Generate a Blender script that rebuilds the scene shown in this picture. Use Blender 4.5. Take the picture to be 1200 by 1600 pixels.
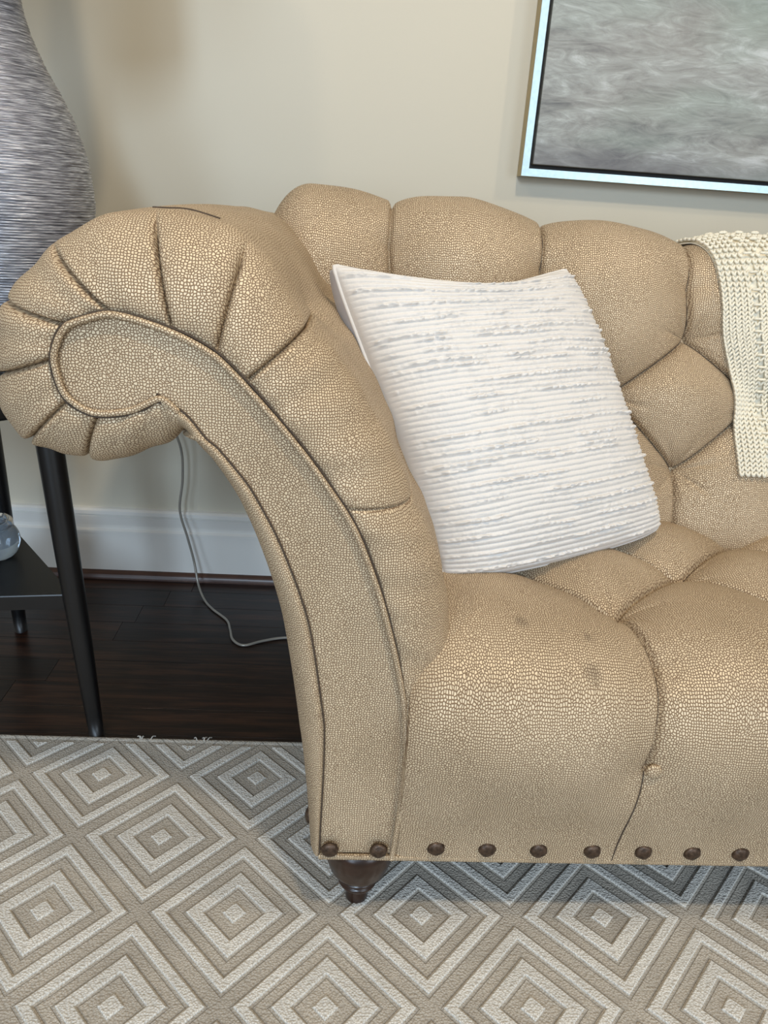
import bpy, bmesh, math, random
import numpy as np
from mathutils import Matrix, Vector

# ------------------------------------------------------------------ clear
for o in list(bpy.data.objects):
    bpy.data.objects.remove(o, do_unlink=True)
scene = bpy.context.scene
COL = scene.collection
random.seed(4)
RNG = np.random.default_rng(4)

# ------------------------------------------------------------------ camera
PITCH, ROLL, YAW, CAM_H = math.radians(22.0), math.radians(4.0), math.radians(3.8), 0.97
fw = Vector((math.sin(YAW) * math.cos(PITCH), math.cos(YAW) * math.cos(PITCH), -math.sin(PITCH)))
rt = Vector((math.cos(YAW), -math.sin(YAW), 0.0))
up = rt.cross(fw)
cr = rt * math.cos(ROLL) + up * math.sin(ROLL)
cu = -rt * math.sin(ROLL) + up * math.cos(ROLL)
camd = bpy.data.cameras.new('camera')
camd.sensor_fit = 'HORIZONTAL'
camd.sensor_width = 36.0
camd.lens = 1180.0 / 1200.0 * 36.0
camd.clip_start = 0.02
cam = bpy.data.objects.new('camera', camd)
COL.objects.link(cam)
m = Matrix.Identity(4)
for i in range(3):
    m[i][0], m[i][1], m[i][2] = cr[i], cu[i], -fw[i]
m[2][3] = CAM_H
cam.matrix_world = m
scene.camera = cam

# ------------------------------------------------------------------ world and lights
world = bpy.data.worlds.new('room_ambient')
scene.world = world
world.use_nodes = True
bg = world.node_tree.nodes['Background']
bg.inputs[0].default_value = (1.0, 0.93, 0.84, 1)
bg.inputs[1].default_value = 0.34


def area_light(name, loc, target, sx, sy, power, col):
    d = bpy.data.lights.new(name, 'AREA')
    d.shape = 'RECTANGLE'
    d.size, d.size_y = sx, sy
    d.energy = power
    d.color = col
    o = bpy.data.objects.new(name, d)
    COL.objects.link(o)
    o.location = loc
    o.rotation_euler = (Vector(target) - Vector(loc)).to_track_quat('-Z', 'Y').to_euler()
    return o


def spot_light(name, loc, target, power, col, angle, radius):
    d = bpy.data.lights.new(name, 'SPOT')
    d.energy = power
    d.color = col
    d.spot_size = math.radians(angle)
    d.spot_blend = 0.6
    d.shadow_soft_size = radius
    o = bpy.data.objects.new(name, d)
    COL.objects.link(o)
    o.location = loc
    o.rotation_euler = (Vector(target) - Vector(loc)).to_track_quat('-Z', 'Y').to_euler()
    return o


area_light('window_daylight', (-0.45, -3.2, 2.50), (0.0, 1.4, 0.7), 0.55, 0.9, 92, (0.62, 0.80, 1.0))
area_light('patio_door_daylight', (-1.70, -3.2, 1.25), (0.0, 1.4, 0.5), 0.85, 2.0, 52, (0.62, 0.80, 1.0))
area_light('window_daylight', (2.4, -2.8, 1.3), (0.4, 1.0, 0.4), 1.4, 1.6, 44, (0.72, 0.86, 1.0))
spot_light('ceiling_downlight', (1.75, 0.35, 2.6), (0.9, 1.2, 0.6), 42, (1.0, 0.84, 0.62), 120, 0.07)
spot_light('ceiling_downlight', (0.30, -0.02, 2.6), (0.3, 0.8, 0.3), 76, (1.0, 0.84, 0.62), 110, 0.07)
spot_light('ceiling_downlight', (-1.2, -0.1, 2.6), (-0.3, 0.9, 0.4), 24, (1.0, 0.84, 0.62), 110, 0.07)

scene.view_settings.view_transform = 'Standard'
scene.view_settings.look = 'None'
scene.view_settings.gamma = 1.0
scene.view_settings.use_curve_mapping = False
scene.view_settings.exposure = 0.0


# ------------------------------------------------------------------ helpers
def srgb(r, g, b):
    def f(v):
        v /= 255.0
        return v / 12.92 if v <= 0.04045 else ((v + 0.055) / 1.055) ** 2.4
    return (f(r), f(g), f(b), 1.0)


class NT:
    """small node-tree builder"""
    def __init__(self, name):
        self.mat = bpy.data.materials.new(name)
        self.mat.use_nodes = True
        self.t = self.mat.node_tree
        self.b = self.t.nodes['Principled BSDF']

    def n(self, kind, **kw):
        nd = self.t.nodes.new(kind)
        for k, v in kw.items():
            setattr(nd, k, v)
        return nd

    def link(self, a, b):
        self.t.links.new(a, b)

    def set(self, node, **kw):
        for k, v in kw.items():
            k = k.replace('_', ' ')
            s = node.inputs[k]
            if hasattr(v, 'is_output'):
                self.link(v, s)
            else:
                s.default_value = v

    def coords(self, kind='Object', scale=(1, 1, 1), rot=(0, 0, 0)):
        tc = self.n('ShaderNodeTexCoord')
        mp = self.n('ShaderNodeMapping')
        mp.inputs['Scale'].default_value = scale
        mp.inputs['Rotation'].default_value = rot
        self.link(tc.outputs[kind], mp.inputs['Vector'])
        return mp.outputs['Vector']

    def noise(self, vec, scale, detail=3.0, rough=0.5, dist=0.0):
        nd = self.n('ShaderNodeTexNoise')
        self.link(vec, nd.inputs['Vector'])
        nd.inputs['Scale'].default_value = scale
        nd.inputs['Detail'].default_value = detail
        nd.inputs['Roughness'].default_value = rough
        nd.inputs['Distortion'].default_value = dist
        return nd

    def math(self, op, a, b=None, c=None):
        nd = self.n('ShaderNodeMath', operation=op)
        for i, v in enumerate((a, b, c)):
            if v is None:
                continue
            if hasattr(v, 'is_output'):
                self.link(v, nd.inputs[i])
            else:
                nd.inputs[i].default_value = v
        return nd.outputs[0]

    def maprange(self, v, a, b, c, d, smooth=False):
        nd = self.n('ShaderNodeMapRange')
        if smooth:
            nd.interpolation_type = 'SMOOTHSTEP'
        self.link(v, nd.inputs['Value'])
        for k, x in (('From Min', a), ('From Max', b), ('To Min', c), ('To Max', d)):
            nd.inputs[k].default_value = x
        return nd.outputs['Result']

    def ramp(self, fac, stops):
        nd = self.n('ShaderNodeValToRGB')
        self.link(fac, nd.inputs['Fac'])
        e = nd.color_ramp.elements
        while len(e) < len(stops):
            e.new(0.5)
        for el, (p, c) in zip(e, stops):
            el.position = p
            el.color = c
        return nd.outputs['Color']

    def mix(self, fac, a, b, mode='MIX'):
        nd = self.n('ShaderNodeMix', data_type='RGBA', blend_type=mode)
        for sock, v in ((nd.inputs[0], fac), (nd.inputs[6], a), (nd.inputs[7], b)):
            if hasattr(v, 'is_output'):
                self.link(v, sock)
            else:
                sock.default_value = v
        return nd.outputs[2]

    def bump(self, h, strength, dist):
        nd = self.n('ShaderNodeBump')
        nd.inputs['Strength'].default_value = strength
        nd.inputs['Distance'].default_value = dist
        self.link(h, nd.inputs['Height'])
        self.link(nd.outputs['Normal'], self.b.inputs['Normal'])

    def out(self, **kw):
        names = dict(color='Base Color', rough='Roughness', metal='Metallic', spec='Specular IOR Level',
                     trans='Transmission Weight', ior='IOR', sheen='Sheen Weight')
        for k, v in kw.items():
            s = self.b.inputs[names[k]]
            if hasattr(v, 'is_output'):
                self.link(v, s)
            else:
                s.default_value = v
        return self.mat


def mat_plain(name, col, rough=0.5, metal=0.0, var=0.06, scale=30.0, bump=0.0, spec=0.5):
    t = NT(name)
    v = t.coords('Object')
    nz = t.noise(v, scale, 3)
    c2 = tuple(c * (1 - var * 2) for c in col[:3]) + (1,)
    c3 = tuple(min(1, c * (1 + var * 2)) for c in col[:3]) + (1,)
    c = t.ramp(nz.outputs['Fac'], [(0.3, c2), (0.7, c3)])
    if bump:
        t.bump(nz.outputs['Fac'], bump, 0.002)
    return t.out(color=c, rough=rough, metal=metal, spec=spec)


# ------------------------------------------------------------------ materials
def mat_lizard(name='lizard_fabric', stains=()):
    t = NT(name)
    uv = t.coords('UV')
    warp = t.noise(uv, 60, 2)
    vm = t.n('ShaderNodeVectorMath', operation='MULTIPLY_ADD')
    t.link(warp.outputs['Color'], vm.inputs[0])
    vm.inputs[1].default_value = (0.004, 0.004, 0)
    t.link(uv, vm.inputs[2])
    rnd = t.noise(t.coords('UV', scale=(1, 0.55, 1)), 20, 2)
    vo = t.n('ShaderNodeTexVoronoi', feature='DISTANCE_TO_EDGE', voronoi_dimensions='2D')
    t.link(vm.outputs[0], vo.inputs['Vector'])
    vo.inputs['Scale'].default_value = 310
    t.link(t.maprange(rnd.outputs['Fac'], 0.38, 0.58, 0.5, 1.0), vo.inputs['Randomness'])
    cell = t.maprange(vo.outputs['Distance'], 0.06, 0.25, 0.0, 1.0, True)
    blotch = t.noise(uv, 7, 3)
    fine = t.noise(uv, 900, 2)
    light = t.ramp(blotch.outputs['Fac'], [(0.3, srgb(212, 191, 158)), (0.7, srgb(228, 208, 176))])
    dark = t.ramp(blotch.outputs['Fac'], [(0.3, srgb(116, 92, 68)), (0.7, srgb(132, 107, 81))])
    c = t.mix(cell, dark, light)
    c = t.mix(t.maprange(fine.outputs['Fac'], 0.35, 0.65, 0.0, 0.22), c, srgb(116, 98, 80))
    for sx, sy, rad in stains:
        dv = t.n('ShaderNodeVectorMath', operation='DISTANCE')
        t.link(t.mix(0.012, uv, t.noise(uv, 45, 3).outputs['Color'], 'ADD'), dv.inputs[0])
        dv.inputs[1].default_value = (sx + 0.006, sy + 0.006, 0)
        c = t.mix(t.maprange(dv.outputs['Value'], rad * 0.3, rad * 1.3, 0.42, 0.0, True), c, srgb(84, 70, 56))
    h = t.math('ADD', cell, t.math('MULTIPLY', fine.outputs['Fac'], 0.3))
    t.bump(h, 0.55, 0.0009)
    return t.out(color=c, rough=t.maprange(cell, 0, 1, 0.9, 0.5), spec=0.4, metal=t.maprange(cell, 0, 1, 0.0, 0.2))


def mat_rug(name, base, groove=False):
    t = NT(name)
    v = t.coords('Object')
    loops = t.n('ShaderNodeTexVoronoi', feature='F1')
    t.link(v, loops.inputs['Vector'])
    loops.inputs['Scale'].default_value = 330
    blotch = t.noise(v, 9, 4)
    fine = t.noise(v, 420, 2)
    lo = tuple(c * 0.82 for c in base[:3]) + (1,)
    hi = tuple(min(1, c * 1.12) for c in base[:3]) + (1,)
    c = t.ramp(blotch.outputs['Fac'], [(0.3, lo), (0.7, hi)])
    sp = t.maprange(loops.outputs['Distance'], 0.15, 0.75, 0.0, 0.45)
    c = t.mix(sp, c, tuple(c * 0.45 for c in base[:3]) + (1,))
    h = t.math('SUBTRACT', t.math('MULTIPLY', fine.outputs['Fac'], 0.4), loops.outputs['Distance'])
    if groove:
        # carved lines that run parallel to the diamond bands
        sx = t.n('ShaderNodeSeparateXYZ')
        t.link(v, sx.inputs[0])
        px = t.math('DIVIDE', t.math('ADD', sx.outputs[0], 0.6 + 0.1226), 0.2713)
        py = t.math('DIVIDE', t.math('SUBTRACT', sx.outputs[1], 0.8001), 0.2774)
        du = t.math('ABSOLUTE', t.math('SUBTRACT', t.math('FRACT', t.math('ADD', t.math('ADD', px, py), 0.5)), 0.5))
        dv = t.math('ABSOLUTE', t.math('SUBTRACT', t.math('FRACT', t.math('ADD', t.math('SUBTRACT', px, py), 0.5)), 0.5))
        dd = t.math('MULTIPLY', t.math('MAXIMUM', du, dv), 0.2713)
        ln = None
        for q in (0.0935, 0.0735, 0.0408, 0.1222):
            g = t.maprange(t.math('ABSOLUTE', t.math('SUBTRACT', dd, q)), 0.0004, 0.0018, 1.0, 0.0, True)
            ln = g if ln is None else t.math('MAXIMUM', ln, g)
        h = t.math('SUBTRACT', h, t.math('MULTIPLY', ln, 1.2))
        c = t.mix(t.math('MULTIPLY', ln, 0.3), c, tuple(k * 0.4 for k in base[:3]) + (1,))
    t.bump(h, 0.8, 0.002)
    return t.out(color=c, rough=0.95, spec=0.1, sheen=0.15)


def mat_wood_floor():
    t = NT('dark_stained_oak')
    tc = t.n('ShaderNodeTexCoord')
    oi = t.n('ShaderNodeObjectInfo')
    add = t.n('ShaderNodeVectorMath', operation='ADD')
    t.link(tc.outputs['Object'], add.inputs[0])
    cb = t.n('ShaderNodeCombineXYZ')
    t.link(t.math('MULTIPLY', oi.outputs['Random'], 37.0), cb.inputs[0])
    t.link(t.math('MULTIPLY', oi.outputs['Random'], 11.0), cb.inputs[1])
    t.link(cb.outputs[0], add.inputs[1])
    mp = t.n('ShaderNodeMapping')
    mp.inputs['Scale'].default_value = (1.6, 22, 8)
    t.link(add.outputs[0], mp.inputs['Vector'])
    g1 = t.noise(mp.outputs[0], 2.2, 5, 0.6, 0.8)
    mp2 = t.n('ShaderNodeMapping')
    mp2.inputs['Scale'].default_value = (6, 160, 30)
    t.link(add.outputs[0], mp2.inputs['Vector'])
    g2 = t.noise(mp2.outputs[0], 2.0, 3)
    f = t.math('ADD', t.math('MULTIPLY', g1.outputs['Fac'], 0.75), t.math('MULTIPLY', g2.outputs['Fac'], 0.3))
    f = t.math('ADD', f, t.math('MULTIPLY', t.math('SUBTRACT', oi.outputs['Random'], 0.5), 0.1))
    c = t.ramp(f, [(0.38, srgb(16, 9, 7)), (0.52, srgb(32, 19, 14)), (0.68, srgb(62, 39, 27))])
    t.bump(g2.outputs['Fac'], 0.15, 0.001)
    return t.out(color=c, rough=0.32, spec=0.32)


def mat_wall():
    t = NT('beige_wall_paint')
    v = t.coords('Object')
    a = t.noise(v, 1.2, 2)
    b = t.noise(t.coords('Object', scale=(1, 1, 6)), 160, 2)
    c = t.ramp(a.outputs['Fac'], [(0.3, srgb(194, 188, 171)), (0.7, srgb(199, 193, 177))])
    t.bump(b.outputs['Fac'], 0.12, 0.0008)
    return t.out(color=c, rough=0.6, spec=0.3)


def mat_painting():
    t = NT('abstract_grey_paint')
    v = t.coords('Object', scale=(1, 1, 3.2), rot=(0, math.radians(-9), 0))
    a = t.noise(v, 3.0, 6, 0.6, 1.4)
    b = t.noise(t.coords('Object', scale=(1.2, 1, 5), rot=(0, math.radians(-14), 0)), 8, 6, 0.65, 2.2)
    big = t.noise(t.coords('Object', scale=(0.7, 1, 1.6)), 2.4, 2)
    f = t.math('ADD', t.math('MULTIPLY', a.outputs['Fac'], 0.6), t.math('MULTIPLY', b.outputs['Fac'], 0.4))
    c = t.ramp(f, [(0.34, srgb(96, 97, 99)), (0.46, srgb(138, 140, 137)), (0.54, srgb(160, 164, 161)), (0.66, srgb(206, 211, 212))])
    c = t.mix(t.maprange(big.outputs['Fac'], 0.45, 0.62, 0, 0.3), c, srgb(150, 143, 136))
    # dark bands painted at the top and along the lower edge of the canvas
    tc = t.n('ShaderNodeTexCoord')
    sx = t.n('ShaderNodeSeparateXYZ')
    t.link(tc.outputs['Object'], sx.inputs[0])
    wob = t.math('ADD', sx.outputs['Z'], t.math('MULTIPLY', big.outputs['Fac'], 0.10))
    low = t.maprange(wob, 0.075, 0.135, 0.55, 0.0, True)
    hi = t.maprange(wob, 0.37, 0.46, 0.0, 0.75, True)
    c = t.mix(low, c, srgb(86, 85, 92))
    c = t.mix(hi, c, srgb(64, 63, 66))
    green = t.noise(v, 2.1, 2)
    c = t.mix(t.maprange(green.outputs['Fac'], 0.5, 0.66, 0, 0.4), c, srgb(134, 154, 143))
    t.bump(b.outputs['Fac'], 0.35, 0.003)
    return t.out(color=c, rough=0.5, spec=0.35)


def mat_brushed(name, col, rough, metal=0.85):
    t = NT(name)
    n = t.noise(t.coords('Object', scale=(2, 30, 2)), 60, 4)
    lo = tuple(c * 0.85 for c in col[:3]) + (1,)
    c = t.ramp(n.outputs['Fac'], [(0.3, lo), (0.7, col)])
    t.bump(n.outputs['Fac'], 0.1, 0.001)
    return t.out(color=c, rough=rough, metal=metal)


def mat_ribbed_lamp():
    t = NT('silver_grey_thread')
    v = t.coords('Object', scale=(1, 1, 26))
    a = t.noise(v, 34, 5, 0.65)
    b = t.noise(t.coords('Object', scale=(3, 3, 90)), 14, 2)
    f = t.math('ADD', t.math('MULTIPLY', a.outputs['Fac'], 0.6), t.math('MULTIPLY', b.outputs['Fac'], 0.4))
    c = t.ramp(f, [(0.36, srgb(58, 58, 66)), (0.5, srgb(132, 133, 140)), (0.64, srgb(220, 222, 228))])
    t.bump(f, 0.5, 0.002)
    return t.out(color=c, rough=0.34, metal=0.45)


def mat_cloth(name, col, scale=500, bump=0.4, var=0.08):
    t = NT(name)
    v = t.coords('Object')
    a = t.noise(v, scale, 3)
    b = t.noise(v, 12, 3)
    lo = tuple(c * (1 - var) for c in col[:3]) + (1,)
    c = t.ramp(b.outputs['Fac'], [(0.3, lo), (0.7, col)])
    t.bump(a.outputs['Fac'], bump, 0.0012)
    return t.out(color=c, rough=0.9, spec=0.15, sheen=0.1)


def mat_glass():
    t = NT('smoky_glass')
    n = t.noise(t.coords('Object'), 6, 2)
    c = t.ramp(n.outputs['Fac'], [(0.3, srgb(150, 165, 178)), (0.7, srgb(205, 214, 222))])
    return t.out(color=c, rough=0.05, trans=0.75, ior=1.45)


M = dict(
    fabric=mat_lizard(),
    seat_fabric=mat_lizard('lizard_fabric_spotted', ((0.248, 0.345, 0.012), (0.330, 0.290, 0.014), (0.334, 0.330, 0.009), (0.300, 0.335, 0.007))),
    seam=mat_plain('seam_and_pleat_shade', srgb(70, 57, 45), 0.85, var=0.1, scale=400),  # thread colour of the seams, also the dark shade drawn in the tuft pleats
    nail=mat_plain('aged_bronze', srgb(78, 62, 50), 0.45, 0.6, var=0.25, scale=160, bump=0.6),
    espresso=mat_plain('espresso_wood', srgb(44, 27, 20), 0.28, var=0.2, scale=40),
    rug_ground=mat_rug('rug_taupe_pile', srgb(192, 184, 171), True),
    rug_band=mat_rug('rug_ivory_pile', srgb(226, 222, 213)),
    floor=mat_wood_floor(),
    shoe=mat_plain('walnut_stained_trim', srgb(72, 46, 34), 0.35, var=0.15, scale=18),
    wall=mat_wall(),
    white=mat_plain('white_gloss_trim', srgb(226, 224, 218), 0.35, var=0.01, scale=3),
    paint=mat_painting(),
    silver=mat_brushed('brushed_silver_leaf', srgb(200, 224, 232), 0.35, 0.55),
    gilt=mat_plain('champagne_frame_side', srgb(170, 150, 104), 0.4, 0.3, var=0.06),
    black=mat_plain('black_float_liner', srgb(14, 14, 16), 0.6),
    table=mat_plain('black_lacquer_wood', srgb(13, 13, 15), 0.38, var=0.1, scale=20),
    lamp=mat_ribbed_lamp(),
    shade=mat_cloth('linen_shade', srgb(214, 204, 188)),
    steel=mat_plain('satin_nickel', srgb(180, 178, 172), 0.3, 0.9, var=0.02),
    glass=mat_glass(),
    white_weave=mat_cloth('white_ribbed_cotton', srgb(217, 212, 206), 700, 0.35, 0.02),
    grey_weave=mat_cloth('pale_grey_cotton_back', srgb(196, 194, 198), 500, 0.25, 0.05),
    yarn=mat_cloth('cream_yarn', srgb(232, 225, 206), 420, 0.5, 0.05),
    cord=mat_plain('silver_clear_cord', srgb(150, 146, 138), 0.25, 0.3, var=0.05),
    dust=mat_plain('black_dust_cloth', srgb(20, 19, 18), 0.9),
)


def tag(o, label=None, cat=None, group=None, kind=None):
    if label:
        o['label'] = label
    if cat:
        o['category'] = cat
    if group:
        o['group'] = group
    if kind:
        o['kind'] = kind
    return o


def empty(name, loc):
    o = bpy.data.objects.new(name, None)
    o.location = loc
    o.empty_display_size = 0.1
    COL.objects.link(o)
    return o


def origin_of(o):
    p = Vector((0, 0, 0))
    while o is not None:
        p = p + o.location
        o = o.parent
    return np.array(p)


def link_mesh(name, me, mat, parent=None, loc=None):
    o = bpy.data.objects.new(name, me)
    COL.objects.link(o)
    if mat is not None and len(me.materials) == 0:
        me.materials.append(mat)
    if parent is not None:
        o.parent = parent
    if loc is not None:
        o.location = loc
    return o


def mesh_np(name, V, F, mat, parent=None, uv=None, smooth=True, origin=None, loop_uv=None):
    """V (n,3) world coords, F list/array of quads or mixed polygons; uv per vertex"""
    V = np.asarray(V, float)
    org = origin_of(parent) if parent is not None else (np.zeros(3) if origin is None else np.asarray(origin, float))
    V = V - org
    me = bpy.data.meshes.new(name)
    if isinstance(F, np.ndarray):
        n, k = F.shape
        me.vertices.add(len(V))
        me.vertices.foreach_set('co', V.astype(np.float32).ravel())
        me.loops.add(n * k)
        me.loops.foreach_set('vertex_index', F.astype(np.int32).ravel())
        me.polygons.add(n)
        me.polygons.foreach_set('loop_start', np.arange(0, n * k, k, dtype=np.int32))
        me.update(calc_edges=True)
        loops = F.ravel()
    else:
        me.from_pydata(V.tolist(), [], F)
        me.update()
        loops = np.array([i for f in F for i in f])
    if uv is not None or loop_uv is not None:
        lay = me.uv_layers.new(name='UVMap')
        lu = np.asarray(uv, np.float32)[loops] if loop_uv is None else np.asarray(loop_uv, np.float32)
        lay.data.foreach_set('uv', lu.ravel())
    if smooth:
        me.polygons.foreach_set('use_smooth', np.ones(len(me.polygons), bool))
    me.update()
    o = link_mesh(name, me, mat, parent)
    if parent is None and origin is not None:
        o.location = origin
    return o


def grid_faces(n, m, wrap_u=False, wrap_v=False):
    nu = n if wrap_u else n - 1
    nv = m if wrap_v else m - 1
    i, j = np.meshgrid(np.arange(nu), np.arange(nv), indexing='ij')
    i2, j2 = (i + 1) % n, (j + 1) % m
    return np.stack([i * m + j, i2 * m + j, i2 * m + j2, i * m + j2], -1).reshape(-1, 4)


def grid(name, P, uv, mat, parent=None, flip=False, wrap_u=False, wrap_v=False, origin=None):
    n, mm, _ = P.shape
    F = grid_faces(n, mm, wrap_u, wrap_v)
    if flip:
        F = F[:, ::-1].copy()
    return mesh_np(name, P.reshape(-1, 3), F, mat, parent, None if uv is None else uv.reshape(-1, 2), origin=origin)


def catmull(pts, per=12, spacing=None, closed=False):
    """Catmull-Rom through pts (n,d); returns samples and their index parameter"""
    pts = np.asarray(pts, float)
    n = len(pts)
    out, par = [], []
    segs = n if closed else n - 1
    for i in range(segs):
        if closed:
            p0, p1, p2, p3 = (pts[(i + k) % n] for k in (-1, 0, 1, 2))
        else:
            p1, p2 = pts[i], pts[i + 1]
            p0 = pts[i - 1] if i > 0 else 2 * p1 - p2
            p3 = pts[i + 2] if i + 2 < n else 2 * p2 - p1
        ts = np.linspace(0, 1, per, endpoint=False) if spacing is None else spacing(i)
        for t in ts:
            out.append(0.5 * ((2 * p1) + (-p0 + p2) * t + (2 * p0 - 5 * p1 + 4 * p2 - p3) * t * t + (-p0 + 3 * p1 - 3 * p2 + p3) * t ** 3))
            par.append(i + t)
    if not closed:
        out.append(pts[-1])
        par.append(n - 1.0)
    return np.array(out), np.array(par)


def arclen(P):
    return np.concatenate([[0], np.cumsum(np.linalg.norm(np.diff(P, axis=0), axis=1))])


def tube(name, pts, r, mat, parent=None, seg=8, per=6, origin=None, smooth_path=True):
    pts = np.asarray(pts, float)
    C = catmull(pts, per)[0] if smooth_path else pts
    T = np.gradient(C, axis=0)
    T /= np.linalg.norm(T, axis=1)[:, None] + 1e-12
    ref = np.array([0, 0, 1.0])
    if abs(T[0] @ ref) > 0.9:
        ref = np.array([0, 1.0, 0])
    N = np.cross(T[0], ref)
    rings = []
    rr = np.broadcast_to(np.asarray(r, float), (len(C),)) if np.ndim(r) == 0 else np.interp(np.linspace(0, 1, len(C)), np.linspace(0, 1, len(r)), r)
    ang = np.linspace(0, 2 * np.pi, seg, endpoint=False)
    for i in range(len(C)):
        N = N - T[i] * (N @ T[i])
        N /= np.linalg.norm(N) + 1e-12
        B = np.cross(T[i], N)
        rings.append(C[i] + rr[i] * (np.cos(ang)[:, None] * N + np.sin(ang)[:, None] * B))
    P = np.array(rings)
    n = len(C)
    V = P.reshape(-1, 3)
    F = grid_faces(n, seg, False, True)
    s = arclen(C)
    uv = np.stack(np.meshgrid(s, np.arange(seg) * 2 * np.pi * 0.004 / seg, indexing='ij'), -1).reshape(-1, 2)
    Fl = [tuple(f) for f in F.tolist()] + [tuple(range(seg))[::-1], tuple((n - 1) * seg + k for k in range(seg))]
    return mesh_np(name, V, Fl, mat, parent, uv, origin=origin)


def lathe(name, prof, mat, parent=None, axis=(0, 0), seg=32, origin=None, cap=True, jitter=None):
    """prof list of (r, z) world z; axis (x, y)"""
    prof = np.asarray(prof, float)
    a = np.linspace(0, 2 * np.pi, seg, endpoint=False)
    R = prof[:, 0][:, None] * np.ones(seg)[None]
    if jitter is not None:
        R = R + jitter(prof, a)
    P = np.stack([axis[0] + R * np.cos(a), axis[1] + R * np.sin(a), prof[:, 1][:, None] + 0 * R], -1)
    n = len(prof)
    F = [tuple(f) for f in grid_faces(n, seg, False, True)[:, ::-1].tolist()]
    if cap:
        F += [tuple(range(seg)), tuple((n - 1) * seg + k for k in range(seg))[::-1]]
    return mesh_np(name, P.reshape(-1, 3), F, mat, parent, origin=origin)


def box_bm(bm, x0, x1, y0, y1, z0, z1):
    vs = [bm.verts.new(p) for p in ((x0, y0, z0), (x1, y0, z0), (x1, y1, z0), (x0, y1, z0), (x0, y0, z1), (x1, y0, z1), (x1, y1, z1), (x0, y1, z1))]
    for f in ((0, 3, 2, 1), (4, 5, 6, 7), (0, 1, 5, 4), (1, 2, 6, 5), (2, 3, 7, 6), (3, 0, 4, 7)):
        bm.faces.new([vs[i] for i in f])


def box(name, b, mat, parent=None, bevel=0.0, seg=2, origin=None):
    org = origin_of(parent) if parent is not None else (np.zeros(3) if origin is None else np.array(origin, float))
    bm = bmesh.new()
    box_bm(bm, b[0] - org[0], b[1] - org[0], b[2] - org[1], b[3] - org[1], b[4] - org[2], b[5] - org[2])
    if bevel:
        bmesh.ops.bevel(bm, geom=bm.edges[:], offset=bevel, segments=seg, affect='EDGES', profile=0.5)
    me = bpy.data.meshes.new(name)
    bm.to_mesh(me)
    bm.free()
    o = link_mesh(name, me, mat, parent)
    if parent is None and origin is not None:
        o.location = origin
    return o


def prism_x(name, prof, x0, x1, mat, parent=None):
    """closed (y,z) profile extruded along x"""
    n = len(prof)
    V = [(x0, y, z) for y, z in prof] + [(x1, y, z) for y, z in prof]
    F = [(i, (i + 1) % n, n + (i + 1) % n, n + i) for i in range(n)] + [tuple(range(n))[::-1], tuple(range(n, 2 * n))]
    return mesh_np(name, V, F, mat, parent, smooth=False)


# ------------------------------------------------------------------ the room
WALL_Y = 1.86
tag(box('wall_back', (-3.0, 3.6, WALL_Y, WALL_Y + 0.12, 0.0, 2.7), M['wall']), 'beige painted back wall behind the sofa', 'wall', kind='structure')
floor = box('floor', (-3.0, 3.6, -3.4, WALL_Y + 0.12, -0.06, -0.012), M['floor'], origin=(0, 0, 0))
tag(floor, 'dark stained oak plank floor behind the rug', 'floor', kind='structure')
PW = 0.0825
row = 0
y = WALL_Y
while y > 0.98:
    x = -3.0 + (row * 0.37) % 0.8 - 0.8
    while x < 3.6:
        ln = 0.75 + 0.5 * ((math.sin(row * 12.9 + x * 7.1) + 1) / 2)
        xa, xb = max(x, -3.0), min(x + ln, 3.6)
        if xb - xa > 0.05:
            pl = box('plank', (0, xb - xa - 0.0006, 0, PW - 0.0006, -0.012, 0.0), M['floor'], bevel=0.0004, seg=1)
            pl.parent = floor
            pl.location = (xa, y - PW, 0)
        x += ln
    y -= PW
    row += 1

b0 = WALL_Y
bb = [(b0, 0), (b0 - 0.015, 0), (b0 - 0.015, 0.128), (b0 - 0.019, 0.130), (b0 - 0.019, 0.136), (b0 - 0.011, 0.140), (b0 - 0.012, 0.150), (b0 - 0.015, 0.165),
      (b0 - 0.017, 0.176), (b0 - 0.011, 0.179), (b0 - 0.019, 0.182), (b0 - 0.019, 0.192), (b0 - 0.012, 0.196), (b0, 0.197)]
tag(prism_x('baseboard_back', [(p[0], p[1]) for p in bb], -3.0, 3.6, M['white']), 'tall white moulded baseboard along the back wall', 'baseboard', kind='structure')
sh = [(b0 - 0.015, 0.0)] + [(b0 - 0.015 - 0.016 * math.cos(a), 0.021 * math.sin(a)) for a in np.linspace(0, math.pi / 2, 8)]
tag(prism_x('trim_1', sh, -3.0, 3.6, M['shoe']), 'dark brown quarter round shoe moulding under the baseboard', 'trim', kind='structure')

# ------------------------------------------------------------------ rug
RUG_Z = 0.010
RUG_EDGE = 1.178
rug = empty('area_rug', (0.6, 0.0, 0.0))
tag(rug, 'taupe area rug with ivory nested diamond pattern under the sofa', 'rug')
box('pile_ground', (-1.45, 2.75, -1.6, RUG_EDGE, 0.0005, RUG_Z), M['rug_ground'], rug, bevel=0.004, seg=2)
tube('bound_edge', [(-1.45, RUG_EDGE - 0.005, 0.0062), (0.6, RUG_EDGE - 0.005, 0.0062), (2.75, RUG_EDGE - 0.005, 0.0062)], 0.0062, M['rug_ground'], rug, seg=10, per=20)
RA, RB, RX0, RY0 = 0.2713, 0.1387, -0.1226, 0.8001
CLIP_Y = 1.158


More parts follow.
